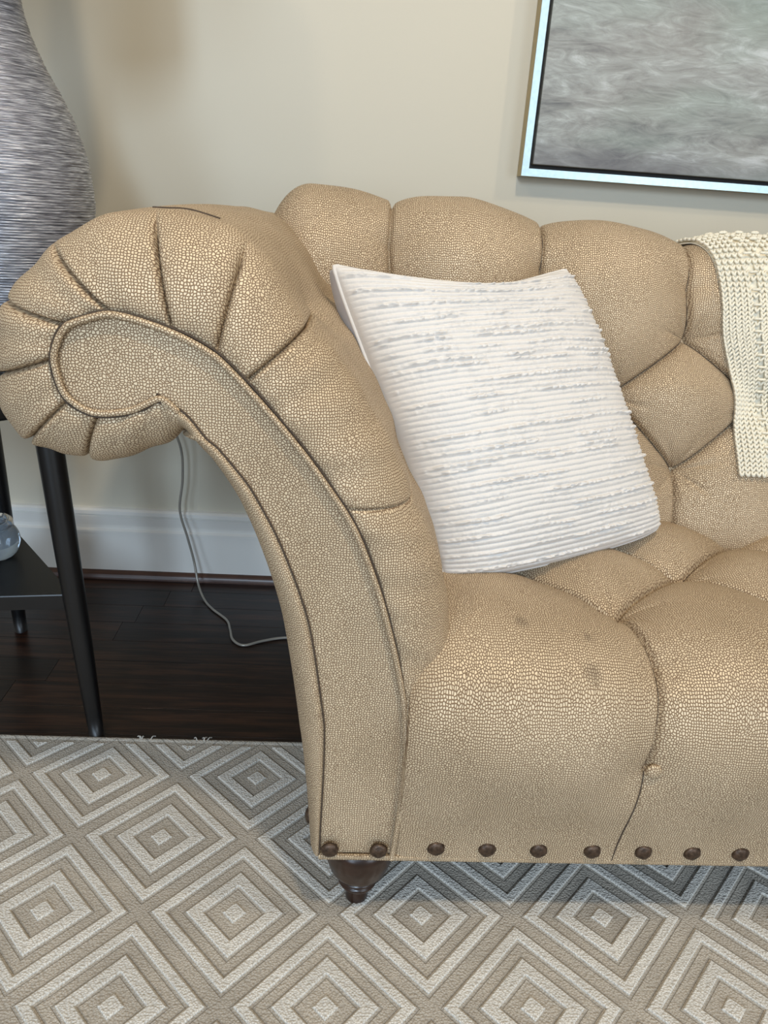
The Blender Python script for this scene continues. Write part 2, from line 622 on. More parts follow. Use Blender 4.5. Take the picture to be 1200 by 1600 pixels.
def ring_polys(outer, inner):
    k = [(1, 0), (0, 1), (-1, 0), (0, -1)]
    s = RB * 2 / RA
    res = []
    if inner is None:
        return [[(outer * x, outer * s * y) for x, y in k]]
    for i in range(4):
        a, b = k[i], k[(i + 1) % 4]
        res.append([(outer * a[0], outer * s * a[1]), (outer * b[0], outer * s * b[1]), (inner * b[0], inner * s * b[1]), (inner * a[0], inner * s * a[1])])
    return res


def clip_y(poly, ymax):
    out = []
    for i, p in enumerate(poly):
        q = poly[(i + 1) % len(poly)]
        if p[1] <= ymax:
            out.append(p)
        if (p[1] <= ymax) != (q[1] <= ymax):
            t = (ymax - p[1]) / (q[1] - p[1])
            out.append((p[0] + (q[0] - p[0]) * t, ymax))
    return out


def band_mesh(name, outer, inner, ymax=None):
    V, F = [], []
    top = 0.0032
    for poly in ring_polys(outer, inner):
        if ymax is not None:
            poly = clip_y(poly, ymax)
        if len(poly) < 3:
            continue
        n = len(poly)
        c = np.mean(poly, axis=0)
        b = len(V)
        for p in poly:
            V.append((p[0], p[1], -0.002))
        for p in poly:
            V.append((p[0], p[1], top * 0.65))
        # slightly rounded shoulders towards the band centre line
        for i, p in enumerate(poly):
            if inner is None or n != 4:
                d = c - np.array(p)
                q = np.array(p) + d / (np.linalg.norm(d) + 1e-9) * 0.002
            else:
                mate = poly[3 - i]
                d = np.array(mate) - np.array(p)
                q = np.array(p) + d / (np.linalg.norm(d) + 1e-9) * 0.002
            V.append((q[0], q[1], top))
        for k in (0, 1):
            for i in range(n):
                j = (i + 1) % n
                F.append((b + k * n + i, b + k * n + j, b + (k + 1) * n + j, b + (k + 1) * n + i))
        F.append(tuple(b + 2 * n + i for i in range(n)))
    if not V:
        return None
    me = bpy.data.meshes.new(name)
    me.from_pydata(V, [], F)
    me.materials.append(M['rug_band'])
    me.update()
    return me


BANDS = (('outer_band', 0.1175, 0.0985), ('inner_band', 0.0690, 0.0450), ('centre_diamond', 0.0165, None))
full = {nm: band_mesh(nm, o_, i_) for nm, o_, i_ in BANDS}
for j in range(-7, 4):
    for i in range(-4, 8):
        cx = RX0 + RA * (i + (0.5 if j % 2 else 0.0)) + 0.0
        cy = RY0 + RB * j
        for nm, o_, i_ in BANDS:
            ext = o_ * RB * 2 / RA
            if cy - ext > CLIP_Y - 0.004:
                continue
            me = full[nm] if cy + ext <= CLIP_Y else band_mesh(nm, o_, i_, CLIP_Y - cy)
            if me is None:
                continue
            ob = link_mesh(nm, me, None, rug)
            ob.location = (cx - 0.6, cy, RUG_Z)
for fx in (-0.345, -0.240):
    for k in range(4):
        x0 = fx + random.uniform(-0.008, 0.014)
        a0 = random.uniform(-0.9, 0.9)
        tube('loose_thread', [(x0, RUG_EDGE - 0.008, 0.010), (x0 + 0.006 * a0, RUG_EDGE + 0.001, 0.0135), (x0 + 0.012 * a0, RUG_EDGE + random.uniform(0.004, 0.009), 0.009)], 0.0011, M['rug_band'], rug, seg=5, per=4)

# ------------------------------------------------------------------ sofa
YF = 0.786                      # front plane of the arm facing
BOT = 0.135                     # lower edge of the upholstery
CX = 1.025                      # centre of the sofa
YB = 1.50
sofa = empty('chesterfield_sofa', (CX, 1.15, 0.0))
tag(sofa, 'champagne lizard-textured rolled-arm sofa with deep button tufting and bronze nailheads', 'sofa')

# (piping point, outer point of the padded roll, pleat number)
PAIRS = [
    ((0.0973, 0.3705), (0.1121, 0.3184), 0), ((0.0913, 0.4072), (0.1366, 0.3637), 0), ((0.0788, 0.4593), (0.1535, 0.4154), 0),
    ((0.0665, 0.503), (0.1539, 0.4647), 0), ((0.0558, 0.5383), (0.1455, 0.5165), 0), ((0.0422, 0.5757), (0.1301, 0.5659), 0),
    ((0.0236, 0.6204), (0.1119, 0.6072), 0), ((0.0054, 0.6518), (0.0929, 0.6462), 7), ((-0.0201, 0.6879), (0.0691, 0.694), 0),
    ((-0.044, 0.7198), (0.0441, 0.7398), 0), ((-0.0705, 0.7505), (0.014, 0.7885), 0), ((-0.0889, 0.7711), (-0.0134, 0.8181), 0),
    ((-0.1048, 0.788), (-0.0393, 0.8448), 6), ((-0.1192, 0.8026), (-0.0717, 0.8938), 0), ((-0.134, 0.8156), (-0.1059, 0.9275), 5),
    ((-0.1558, 0.8281), (-0.1425, 0.9455), 0), ((-0.1773, 0.8371), (-0.201, 0.953), 4), ((-0.2061, 0.8463), (-0.2581, 0.9406), 0),
    ((-0.2368, 0.8514), (-0.3077, 0.9122), 3), ((-0.2598, 0.8462), (-0.3412, 0.8818), 0), ((-0.2814, 0.8368), (-0.3658, 0.8532), 2),
    ((-0.2917, 0.8208), (-0.3768, 0.818), 0), ((-0.2966, 0.8031), (-0.3855, 0.7696), 1), ((-0.2942, 0.7814), (-0.3793, 0.7282), 0),
    ((-0.2856, 0.7623), (-0.3576, 0.693), 8), ((-0.2726, 0.7535), (-0.3245, 0.6831), 0), ((-0.2578, 0.7488), (-0.2899, 0.677), 9),
    ((-0.2313, 0.7509), (-0.2553, 0.678), 0), ((-0.2076, 0.7591), (-0.2214, 0.6908), 0), ((-0.1939, 0.7687), (-0.1913, 0.7064), 0),
    ((-0.181, 0.7612), (-0.1746, 0.7227), 0), ((-0.160, 0.742), (-0.150, 0.728), 0)]
LOW = [(0.0961, BOT), (0.1001, 0.1944), (0.1017, 0.2443), (0.103, 0.3059), (0.0985, 0.3436)]
LEFT = [(-0.1951, 0.7721), (-0.1732, 0.7575), (-0.1615, 0.7477), (-0.1446, 0.726), (-0.1319, 0.7152), (-0.1171, 0.697), (-0.0984, 0.6727), (-0.08, 0.6391),
        (-0.0661, 0.6106), (-0.0518, 0.5748), (-0.0375, 0.5343), (-0.0276, 0.4991), (-0.0194, 0.4555), (-0.0125, 0.4102), (-0.0062, 0.367), (-0.0037, 0.3403),
        (-0.0027, 0.2628), (-0.0037, 0.1918), (-0.0035, BOT)]
SIDE = [(-0.1794, 0.7205), (-0.1743, 0.7238), (-0.1685, 0.7241), (-0.156, 0.7081), (-0.1454, 0.6972), (-0.1319, 0.6769), (-0.1159, 0.65), (-0.101, 0.6157),
        (-0.0903, 0.5868), (-0.0769, 0.546), (-0.0654, 0.5028), (-0.0584, 0.4661), (-0.0511, 0.4206), (-0.0443, 0.3734), (-0.0383, 0.3275), (-0.0342, 0.2992),
        (-0.0251, 0.2172), (-0.0185, BOT)]
LEFT_PARTS = []                 # parts of the left arm, mirrored to the right arm afterwards


def arm_roll():
    pl = [i for i, p in enumerate(PAIRS) if p[2]]

    def spacing(i):
        a, b = i in pl, (i + 1) in pl
        n = 22
        t = np.linspace(0, 1, n, endpoint=False)
        if a and b:
            return 0.5 - 0.5 * np.cos(np.pi * t)
        if a:
            return t ** 2.2
        if b:
            return 1 - (1 - t) ** 2.2
        return np.linspace(0, 1, 10, endpoint=False)
    I, par = catmull([p[0] for p in PAIRS], spacing=spacing)
    O, _ = catmull([p[1] for p in PAIRS], spacing=spacing)
    sI, sO = arclen(I), arclen(O)
    nu = len(I)
    R = 0.072
    phi = np.linspace(0, np.pi / 2, 56)
    yb = np.concatenate([np.linspace(0, 0.25, 36)[1:], np.linspace(0.25, YB - YF - R, 22)[1:]])
    nv = len(phi) + len(yb)
    A = np.concatenate([np.sin(phi), np.ones(len(yb))])
    Yv = np.concatenate([YF + 0.012 * np.exp(-np.sin(phi) / 0.08) + R * (1 - np.cos(phi)), YF + R + 0.012 * 0 + yb])
    nz = np.concatenate([np.sin(phi), np.ones(len(yb))])
    ny = np.concatenate([-np.cos(phi), np.zeros(len(yb))])
    back = np.concatenate([np.zeros(len(phi)), yb])
    nd = (O - I)
    nd /= np.linalg.norm(nd, axis=1)[:, None]
    disp = np.zeros((nu, nv))
    s_uv = sI[:, None] * (1 - A[None]) + sO[:, None] * A[None]
    for k in pl:
        p = PAIRS[k][2]
        ip = np.interp(k, par, np.arange(nu))
        s0 = np.interp(ip, np.arange(nu), sI) * (1 - A) + np.interp(ip, np.arange(nu), sO) * A
        d = np.abs(s_uv - s0[None])
        w = np.clip(A / 0.10, 0, 1)
        strength = {7: 0.55}.get(p, 1.0)
        if p in (6, 7):
            w = w * np.clip(1 - back / 0.17, 0, 1)
        elif p in (3, 4, 5):
            w = w * (1 - np.clip((A - 0.86) / 0.14, 0, 1) ** 1.0)
            w = w * (back == 0)
        else:
            w = w * np.clip(1 - back / 0.03, 0, 1)
        disp -= strength * w[None] * (0.012 * np.exp(-(d / 0.0024) ** 1.3) + 0.0028 * np.exp(-d / 0.018))
        if p in (6, 7):
            dd = np.sqrt(d ** 2 + (back[None] - 0.15) ** 2)
            disp -= 0.022 * np.exp(-(dd / 0.03)) * (back[None] > 0)
    u_ = par[:, None]
    disp += 0.0012 * np.sin(u_ * 2.1 + 3 * A[None]) + 0.001 * np.sin(u_ * 5.3 + back[None] * 18)
    disp += 0.004 * np.sin(np.clip(back[None] / 0.6, 0, 1) * np.pi)
    P = np.zeros((nu, nv, 3))
    xz = I[:, None, :] * (1 - A[None, :, None]) + O[:, None, :] * A[None, :, None]
    xz = xz + nd[:, None, :] * (disp * nz[None])[:, :, None]
    P[..., 0], P[..., 2] = xz[..., 0], xz[..., 1]
    P[..., 1] = Yv[None] + disp * ny[None]
    # front face of the roll is laid out flat from the welt outwards, the top by girth and depth
    wdt = np.linalg.norm(O - I, axis=1)
    fa = np.array([arclen(np.stack([w_ * np.sin(phi), R * (1 - np.cos(phi))], -1)) for w_ in wdt])
    uvf = I[:, None] + nd[:, None] * fa[:, :, None]
    nf = len(phi)
    uvf = np.concatenate([uvf, np.repeat(uvf[:, -1:], len(yb), 1)], 1)
    uvb = np.stack(np.meshgrid(sO, Yv, indexing='ij'), -1)
    F = grid_faces(nu, nv)
    front = (F % nv).max(1) < nf
    luv = np.where(front[:, None, None], uvf.reshape(-1, 2)[F], uvb.reshape(-1, 2)[F])
    LEFT_PARTS.append(mesh_np('arm_roll', P.reshape(-1, 3), F, M['fabric'], sofa, loop_uv=luv.reshape(-1, 2)))
    return I, O, par, P, Yv


ARM_I, ARM_O, ARM_PAR, ARM_P, ARM_Y = arm_roll()

# flat facing of the arm
I_rev = ARM_I[::4]
outline = [tuple(p) for p in catmull(LOW, 4)[0]] + [tuple(p) for p in I_rev[1:]]
left_c = [tuple(p) for p in catmull(LEFT, 4)[0]]
cut = next(i for i, p in enumerate(outline) if i > 40 and -0.2 < p[0] < -0.19 and 0.76 < p[1] < 0.775)
outline = outline[:cut] + left_c


def facing():
    org = origin_of(sofa)
    bm = bmesh.new()
    seen, vs = None, []
    for x, z in outline:
        if seen is not None and math.hypot(x - seen[0], z - seen[1]) < 0.002:
            continue
        vs.append(bm.verts.new((x - org[0], YF + 0.012 - org[1], z - org[2])))
        seen = (x, z)
    f = bm.faces.new(vs)
    f.normal_update()
    if f.normal.y > 0:
        f.normal_flip()
    r = bmesh.ops.inset_region(bm, faces=[f], thickness=0.004, depth=0.008, use_even_offset=True)
    f2 = [g for g in bm.faces if len(g.verts) > 4][0]
    bmesh.ops.inset_region(bm, faces=[f2], thickness=0.009, depth=0.004, use_even_offset=True)
    bmesh.ops.triangulate(bm, faces=[g for g in bm.faces if len(g.verts) > 4], ngon_method='EAR_CLIP')
    lay = bm.loops.layers.uv.new('UVMap')
    for g in bm.faces:
        for lp in g.loops:
            lp[lay].uv = (lp.vert.co.x * 1.0, lp.vert.co.z)
        g.smooth = False
    me = bpy.data.meshes.new('arm_facing')
    bm.to_mesh(me)
    bm.free()
    LEFT_PARTS.append(link_mesh('arm_facing', me, M['fabric'], sofa))


facing()
pip = [(x, YF - 0.001, z) for x, z in LOW[:-1]] + [(p[0], YF + 0.002, p[1]) for p in ARM_I[::10] if True]
pip = [p for i, p in enumerate(pip) if i == 0 or math.dist(p, pip[i - 1]) > 0.004]
LEFT_PARTS.append(tube('piping', pip, 0.0036, M['fabric'], sofa, seg=8, per=3))
LEFT_PARTS.append(tube('piping_seam', [(p[0] + 0.0, p[1] - 0.001, p[2]) for p in [(x, YF + 0.006, z) for x, z in left_c[::3]]], 0.0011, M['seam'], sofa, seg=6, per=3))
# dark stitching groove either side of the welt
sg = []
for i in range(0, len(ARM_I), 8):
    d = ARM_O[i] - ARM_I[i]
    d = d / np.linalg.norm(d)
    sg.append((ARM_I[i][0] + d[0] * 0.0052, YF + 0.0045, ARM_I[i][1] + d[1] * 0.0052))
LEFT_PARTS.append(tube('welt_seam', sg, 0.0013, M['seam'], sofa, seg=5, per=2))


def outer_side():
    L = catmull(LEFT, 8)[0]
    Sc = catmull(SIDE, 8)[0]
    order = np.argsort(Sc[:, 1])
    zs, xs = Sc[order, 1], Sc[order, 0]
    n = len(L)
    k = np.linspace(0, 1, n)
    O = np.zeros_like(L)
    O[:, 1] = np.minimum(L[:, 1] - 0.012 * (1 - k) ** 2, 0.7241)
    O[:, 0] = np.interp(O[:, 1], zs, xs)
    phi = np.linspace(0, np.pi / 2, 24)
    R = 0.05
    yb = np.linspace(0, YB - YF - R, 14)[1:]
    A = np.concatenate([np.sin(phi), np.ones(len(yb))])
    Yv = np.concatenate([YF + 0.010 * np.exp(-np.sin(phi) / 0.1) - 0.001 + R * (1 - np.cos(phi)), YF + R + yb])
    P = np.zeros((n, len(A), 3))
    xz = L[:, None] * (1 - A[None, :, None]) + O[:, None] * A[None, :, None]
    P[..., 0], P[..., 2] = xz[..., 0], xz[..., 1]
    P[..., 1] = Yv[None]
    s = arclen(L)
    acr = np.concatenate([phi / (np.pi / 2) * 0.07, 0.07 + yb])
    uv = np.stack(np.meshgrid(s, acr, indexing='ij'), -1)
    LEFT_PARTS.append(grid('arm_side', P, uv, M['fabric'], sofa, flip=True))
    return O


SIDE_O = outer_side()
# short mending seam on the crown of the roll
ia = int(np.interp(15.0, ARM_PAR, np.arange(len(ARM_PAR))))
ib = int(np.interp(16.6, ARM_PAR, np.arange(len(ARM_PAR))))
st = []
for i in range(ia, ib, 3):
    yv = YF + 0.100 + 0.045 * (i - ia) / (ib - ia)
    st.append(tuple(np.array([np.interp(yv, ARM_Y[60:], ARM_P[i, 60:, c]) for c in range(3)]) + (0, 0, 0.0002)))
tube('crown_seam', st, 0.0014, M['seam'], sofa, seg=5, per=2)


# ---- tufting
def seg_dist(X, S, a, b):
    ax, ay = a
    bx, by = b
    dx, dy = bx - ax, by - ay
    t = np.clip(((X - ax) * dx + (S - ay) * dy) / (dx * dx + dy * dy), 0, 1)
    return np.hypot(X - ax - t * dx, S - ay - t * dy)


def tuft(X, S, buttons, pleats, H, sig, Db, crease=0.006, rb=0.04):
    """height of a tufted cushion over its base; pleats = (a, b, weight, crease weight)"""
    val = np.zeros_like(X)
    cre = np.zeros_like(X)
    fold = np.zeros_like(X)
    for a, b, w, cw in pleats:
        d = seg_dist(X, S, a, b)
        val += (w * np.exp(-d / sig)) ** 4
        cre = np.maximum(cre, cw * np.exp(-(d / 0.0034) ** 1.5))
        # one lip of the pleat laps over the other
        sd = ((b[0] - a[0]) * (S - a[1]) - (b[1] - a[1]) * (X - a[0])) * (1 if b[0] >= a[0] else -1)
        ln = math.hypot(b[0] - a[0], b[1] - a[1])
        mid = np.clip(seg_dist(X, S, a, a if False else (a[0] + 1e-6, a[1])) / (0.3 * ln), 0, 1) * np.clip(seg_dist(X, S, b, (b[0] + 1e-6, b[1])) / (0.3 * ln), 0, 1)
        fold += 0.0035 * cw * np.tanh(sd / ln / 0.003) * np.exp(-d / 0.012) * mid
    h = H * (1 - np.minimum(val, 4.0) ** 0.25) - crease * cre + fold
    for bx, by in buttons:
        d = np.hypot(X - bx, S - by)
        th = np.arctan2(S - by, X - bx)
        h -= Db * np.exp(-d / rb)
        h -= 0.0030 * np.exp(-((d - 0.035) / 0.03) ** 2) * np.maximum(0, np.cos(7 * th + bx * 17)) ** 3
    return h


def swept(name, prof_yz, xs, s_samples, height, mat, parent, dz=None, cap=None):
    """cushion surface: (y,z) profile swept along x and displaced along its normal by height(X, S)"""
    C = catmull(prof_yz, 30)[0]
    s = arclen(C)
    py, pz = np.interp(s_samples, s, C[:, 0]), np.interp(s_samples, s, C[:, 1])
    T = np.stack([np.gradient(py, s_samples), np.gradient(pz, s_samples)], -1)
    T /= np.linalg.norm(T, axis=1)[:, None]
    ny, nz = -T[:, 1], T[:, 0]
    X, S = np.meshgrid(xs, s_samples, indexing='ij')
    h = height(X, S)
    P = np.zeros(X.shape + (3,))
    P[..., 0] = X
    P[..., 1] = py[None] + h * ny[None]
    P[..., 2] = pz[None] + h * nz[None]
    if dz is not None:
        P[..., 2] += dz(X, S, pz[None] + 0 * X)
    if cap is not None:
        P = cap(P)
    o = grid(name, P, np.stack([X, S], -1), mat, parent, flip=True)
    return o, P, (C, s)


def xsamples(a, b, fine_to, fine, coarse, knots=()):
    xs = list(np.arange(a, fine_to, fine)) + list(np.arange(fine_to, b, coarse)) + [b]
    for k in knots:
        xs += [k + d for d in (-0.002, -0.001, 0, 0.001, 0.002)]
    return np.unique(np.round([x for x in xs if a <= x <= b], 5))


# seat
SEAT_PROF = [(0.788, BOT), (0.785, 0.20), (0.781, 0.27), (0.780, 0.325), (0.787, 0.372), (0.806, 0.408), (0.845, 0.432), (0.90, 0.441), (1.0, 0.444), (1.1, 0.445), (1.2, 0.447), (1.34, 0.448)]
SC = catmull(SEAT_PROF, 30)[0]
SS = arclen(SC)


def s_at_z(z):
    i = np.argmax(SC[:, 1] >= z)
    return SS[i]


def s_at_y(yv):
    i = len(SC) - 1 - np.argmax(SC[::-1, 0] <= yv)
    return SS[i]


SP = 0.306
sA, sB, sC_, sD, sE = s_at_z(0.318), s_at_y(0.955), s_at_y(1.09), s_at_y(1.225), s_at_y(1.335)
cols = [CX + SP * k for k in range(-2, 3)]
half = [CX + SP * (k + 0.5) for k in range(-3, 3)]
seat_buttons, seat_pleats = [], []
for c in cols:
    seat_buttons += [(c, sB), (c, sD)]
    seat_pleats += [((c - 0.006, 0.0), (c, sA), 0.2, 0.6), ((c, sA), (c + 0.012, (sA + sB) / 2), 0.55, 1.0), ((c + 0.012, (sA + sB) / 2), (c, sB), 0.75, 1.0)]
    for q in (c - SP / 2, c + SP / 2):
        seat_pleats += [((c, sB), (q, sC_), 1.0, 1.0), ((q, sC_), (c, sD), 1.0, 1.0), ((c, sD), (q, sE), 1.0, 0.8)]
seat_buttons += [(q, sC_) for q in half]


def seat_h(X, S):
    h = tuft(X, S, seat_buttons, seat_pleats, 0.044, 0.060, 0.014, 0.010, 0.032)
    for c in cols:
        h -= 0.006 * np.exp(-np.hypot(X - c, S - sA) / 0.02)
    # flatten to the lower edge, tuck down beside the arms
    q = np.clip(S / 0.24, 0.0, 1.0)
    h *= 0.06 + 0.94 * q * q * (3 - 2 * q)
    e = np.minimum(X - 0.101, 2 * CX - 0.101 - X)
    h *= 1 - 0.55 * np.exp(-np.maximum(e, 0) / 0.030)
    h -= 0.08 * np.clip(-e / 0.003, 0, 1)
    e = np.maximum(e, 0)
    h -= 0.018 * np.exp(-e / 0.018) * np.clip((S - 0.24) / 0.1, 0, 1)
    h -= 0.004 * np.exp(-e / 0.006) * np.clip(1 - S / 0.3, 0, 1)
    h += 0.0012 * np.sin(X * 41 + S * 9) * np.sin(S * 37 - X * 13) * np.clip(S / 0.1, 0, 1)
    return h


seat_s = np.unique(np.concatenate([np.arange(0, SS[-1], 0.0016), [SS[-1]]]))
seat, SEATP, _ = swept('tufted_seat', SEAT_PROF, xsamples(0.0980, 2 * CX - 0.0980, 0.80, 0.0016, 0.009, cols + [0.1005, 2 * CX - 0.1005]), seat_s, seat_h, M['seat_fabric'], sofa)

# back
BACK_PROF = [(1.255, 0.38), (1.268, 0.46), (1.290, 0.555), (1.320, 0.68), (1.352, 0.80), (1.368, 0.865), (1.384, 0.905), (1.410, 0.936), (1.450, 0.950), (1.495, 0.940), (1.522, 0.905), (1.530, 0.86), (1.530, 0.80)]
BC = catmull(BACK_PROF, 30)[0]
BS = arclen(BC)


def bs_at_z(z):
    return BS[np.argmax(BC[:, 1] >= z)]


BP = 0.27
r0, r1, r2, r3 = 0.0, bs_at_z(0.555), bs_at_z(0.680), bs_at_z(0.800)
bcols = [CX + BP * (k + 0.5) for k in range(-5, 5)]
bhalf = [CX + BP * k for k in range(-4, 5)]
back_buttons, back_pleats = [], []
for c in bcols:
    back_buttons += [(c, r1), (c, r3)]
    back_pleats += [((c, -0.05), (c, r1), 0.9, 1.0), ((c, r3), (c - 0.012, r3 + 0.10), 1.0, 1.0), ((c - 0.012, r3 + 0.10), (c, BS[-1]), 0.62, 1.0)]
    for q in (c - BP / 2, c + BP / 2):
        back_pleats += [((c, r1), (q, r2), 1.0, 1.0), ((q, r2), (c, r3), 1.0, 1.0)]
back_buttons += [(q, r2) for q in bhalf]


def back_h(X, S):
    h = tuft(X, S, back_buttons, back_pleats, 0.046, 0.060, 0.018, 0.010, 0.032)
    h += 0.0012 * np.sin(X * 39 + S * 11) * np.sin(S * 31 - X * 17)
    return h


def back_dz(X, S, Z):
    xx = np.where(X > CX, 2 * CX - X, X)
    d = np.interp(xx, [-0.15, 0.07, 0.21, 0.36, 0.5, 0.64, 1.0], [0.008, 0.008, 0.003, -0.015, -0.022, -0.034, -0.040])
    return d * np.clip((Z - 0.70) / 0.2, 0, 1)


def back_cap(P):
    x = P[..., 0]
    for sgn, edge in ((1, -0.155), (-1, 2 * CX + 0.155)):
        e = (x - edge) * sgn
        f = np.clip(e / 0.085, 0, 1)
        k = np.sqrt(np.clip(1 - (1 - f) ** 2, 0, 1))
        k = np.where(e >= 0.085, 1, k)
        cyc, czc = 1.455, 0.86
        P[..., 1] = cyc + (P[..., 1] - cyc) * k
        P[..., 2] = np.where(P[..., 2] > czc, czc + (P[..., 2] - czc) * k, P[..., 2])
        # the end of the back stays inside the flare of the arm
        xx = x if sgn == 1 else 2 * CX - x
        P[..., 2] = np.maximum(P[..., 2], np.interp(xx, [-0.16, -0.145, -0.10, -0.06, -0.03, -0.01, 0.0], [0.81, 0.77, 0.69, 0.56, 0.42, 0.36, 0.0]))
    return P


back_s = np.unique(np.concatenate([np.arange(0, BS[-1], 0.0016), [BS[-1]]]))
bx = xsamples(-0.155, 2 * CX + 0.155, 0.80, 0.0016, 0.009, bcols)
bx = np.unique(np.concatenate([bx, -0.155 + 0.02 * np.linspace(0, 1, 14) ** 2]))
backo, BACKP, _ = swept('tufted_back', BACK_PROF, bx, back_s, back_h, M['fabric'], sofa, back_dz, back_cap)

# hidden carcass that closes the sofa behind and below
box('carcass', (0.01, 2 * CX - 0.01, 0.83, 1.49, BOT + 0.004, 0.36), M['dust'], sofa)
box('outside_back', (-0.02, 2 * CX + 0.02, 1.50, 1.535, BOT, 0.85), M['fabric'], sofa, bevel=0.008)
tube('bottom_welt', [(-0.004, YF + 0.003, BOT), (0.1, YF + 0.002, BOT), (CX, YF + 0.003, BOT), (2 * CX - 0.1, YF + 0.002, BOT), (2 * CX + 0.004, YF + 0.003, BOT)], 0.0042, M['fabric'], sofa, seg=8, per=24)


# thin dark tubes that draw the crease shade along each pleat, button to button
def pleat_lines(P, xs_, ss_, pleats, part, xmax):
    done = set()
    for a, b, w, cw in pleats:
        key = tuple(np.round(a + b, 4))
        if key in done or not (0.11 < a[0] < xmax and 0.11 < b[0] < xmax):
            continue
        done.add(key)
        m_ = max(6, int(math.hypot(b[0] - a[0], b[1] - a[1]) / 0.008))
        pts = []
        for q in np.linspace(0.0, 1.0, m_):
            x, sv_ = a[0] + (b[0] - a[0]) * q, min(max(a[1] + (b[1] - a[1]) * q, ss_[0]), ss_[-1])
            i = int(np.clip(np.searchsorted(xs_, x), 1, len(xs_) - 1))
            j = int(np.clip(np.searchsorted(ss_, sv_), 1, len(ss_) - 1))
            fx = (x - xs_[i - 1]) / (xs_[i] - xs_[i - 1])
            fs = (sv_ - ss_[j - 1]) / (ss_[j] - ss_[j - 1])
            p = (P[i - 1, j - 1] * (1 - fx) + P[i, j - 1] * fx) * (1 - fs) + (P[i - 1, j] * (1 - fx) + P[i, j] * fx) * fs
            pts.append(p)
        tube('pleat_shade', pts, [0.0007, 0.0013, 0.0013, 0.0013, 0.0007], M['seam'], part, seg=5, per=2)


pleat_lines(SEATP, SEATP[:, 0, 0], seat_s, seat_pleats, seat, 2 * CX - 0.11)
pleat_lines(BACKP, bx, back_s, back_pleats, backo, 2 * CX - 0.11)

# covered buttons
def button_mesh():
    bm = bmesh.new()
    bmesh.ops.create_uvsphere(bm, u_segments=20, v_segments=10, radius=0.0105)
    for v in bm.verts:
        v.co.z *= 0.55
    lay = bm.loops.layers.uv.new('UVMap')
    for f in bm.faces:
        f.smooth = True
        for lp in f.loops:
            lp[lay].uv = (lp.vert.co.x, lp.vert.co.y)
    me = bpy.data.meshes.new('covered_button')
    bm.to_mesh(me)
    bm.free()
    me.materials.append(M['fabric'])
    return me


BTN = button_mesh()
sxs = np.array(SEATP[:, 0, 0])
bxs = np.array(BACKP[:, 0, 0])
for c in cols:
    i, j = np.argmin(abs(sxs - c)), np.argmin(abs(seat_s - sA))
    i2 = int(np.argmin(abs(sxs - (c + 0.008))))
    p = SEATP[i2, j]
    tv = SEATP[i2, j + 7] - SEATP[i2, j - 7]
    nrm = Vector(np.cross((1.0, 0.0, 0.0), tv)).normalized()
    if nrm.y > 0:
        nrm = -nrm
    o = link_mesh('covered_button', BTN, None, sofa)
    o.location = Vector(p) + nrm * 0.0045 - sofa.location
    o.rotation_euler = nrm.to_track_quat('Z', 'Y').to_euler()
for bts, P, xs_, ss_ in ((seat_buttons, SEATP, sxs, seat_s), (back_buttons, BACKP, bxs, back_s)):
    for (x, s) in bts:
        if x < 0.12 or x > 2 * CX - 0.12:
            continue
        i, j = np.argmin(abs(xs_ - x)), np.argmin(abs(ss_ - s))
        p = P[i, j]
        o = link_mesh('covered_button', BTN, None, sofa)
        o.location = Vector(p) - sofa.location
        if P is BACKP:
            o.rotation_euler = (math.radians(78), 0, 0)


# nailheads
def nail_mesh():
    bm = bmesh.new()
    bmesh.ops.create_uvsphere(bm, u_segments=16, v_segments=10, radius=0.0124)
    for v in bm.verts:
        v.co.z = v.co.z * 0.5 if v.co.z > 0 else v.co.z * 0.1
        v.co += Vector((random.uniform(-1, 1), random.uniform(-1, 1), random.uniform(-1, 1))) * 0.0005
    for f in bm.faces:
        f.smooth = True
    me = bpy.data.meshes.new('nailhead')
    bm.to_mesh(me)
    bm.free()
    me.materials.append(M['nail'])
    return me


NAIL = nail_mesh()
nx = [0.010, 0.077, 0.156, 0.227, 0.299, 0.375, 0.448, 0.518, 0.588]
while nx[-1] + 0.0725 < 2 * CX - 0.08:
    nx.append(nx[-1] + 0.0725)
nx = [x for x in nx if x < 2 * CX - 0.13] + [2 * CX - 0.156, 2 * CX - 0.077, 2 * CX - 0.010]
for k, x in enumerate(nx):
    o = link_mesh('nailhead', NAIL, None, sofa)
    on_arm = x < 0.1 or x > 2 * CX - 0.1
    zn = 0.151 if on_arm else 0.158
    pj = SEATP[np.argmin(abs(sxs - x))]
    yn = YF - 0.001 if on_arm else float(np.interp(zn, pj[:80, 2], pj[:80, 1]))
    o.location = Vector((x, yn - 0.0005, zn)) - sofa.location
    o.rotation_euler = (math.radians(90), 0, 0)
    o.rotation_euler.rotate_axis('Z', k * 1.3)
for sgn in (0, 1):
    yy = YF + 0.055
    while yy < YB:
        o = link_mesh('nailhead', NAIL, None, sofa)
        x = -0.0205 if sgn == 0 else 2 * CX + 0.0205
        o.location = Vector((x, yy, 0.158)) - sofa.location
        o.rotation_euler = (0, math.radians(-90 if sgn == 0 else 90), 0)
        yy += 0.075

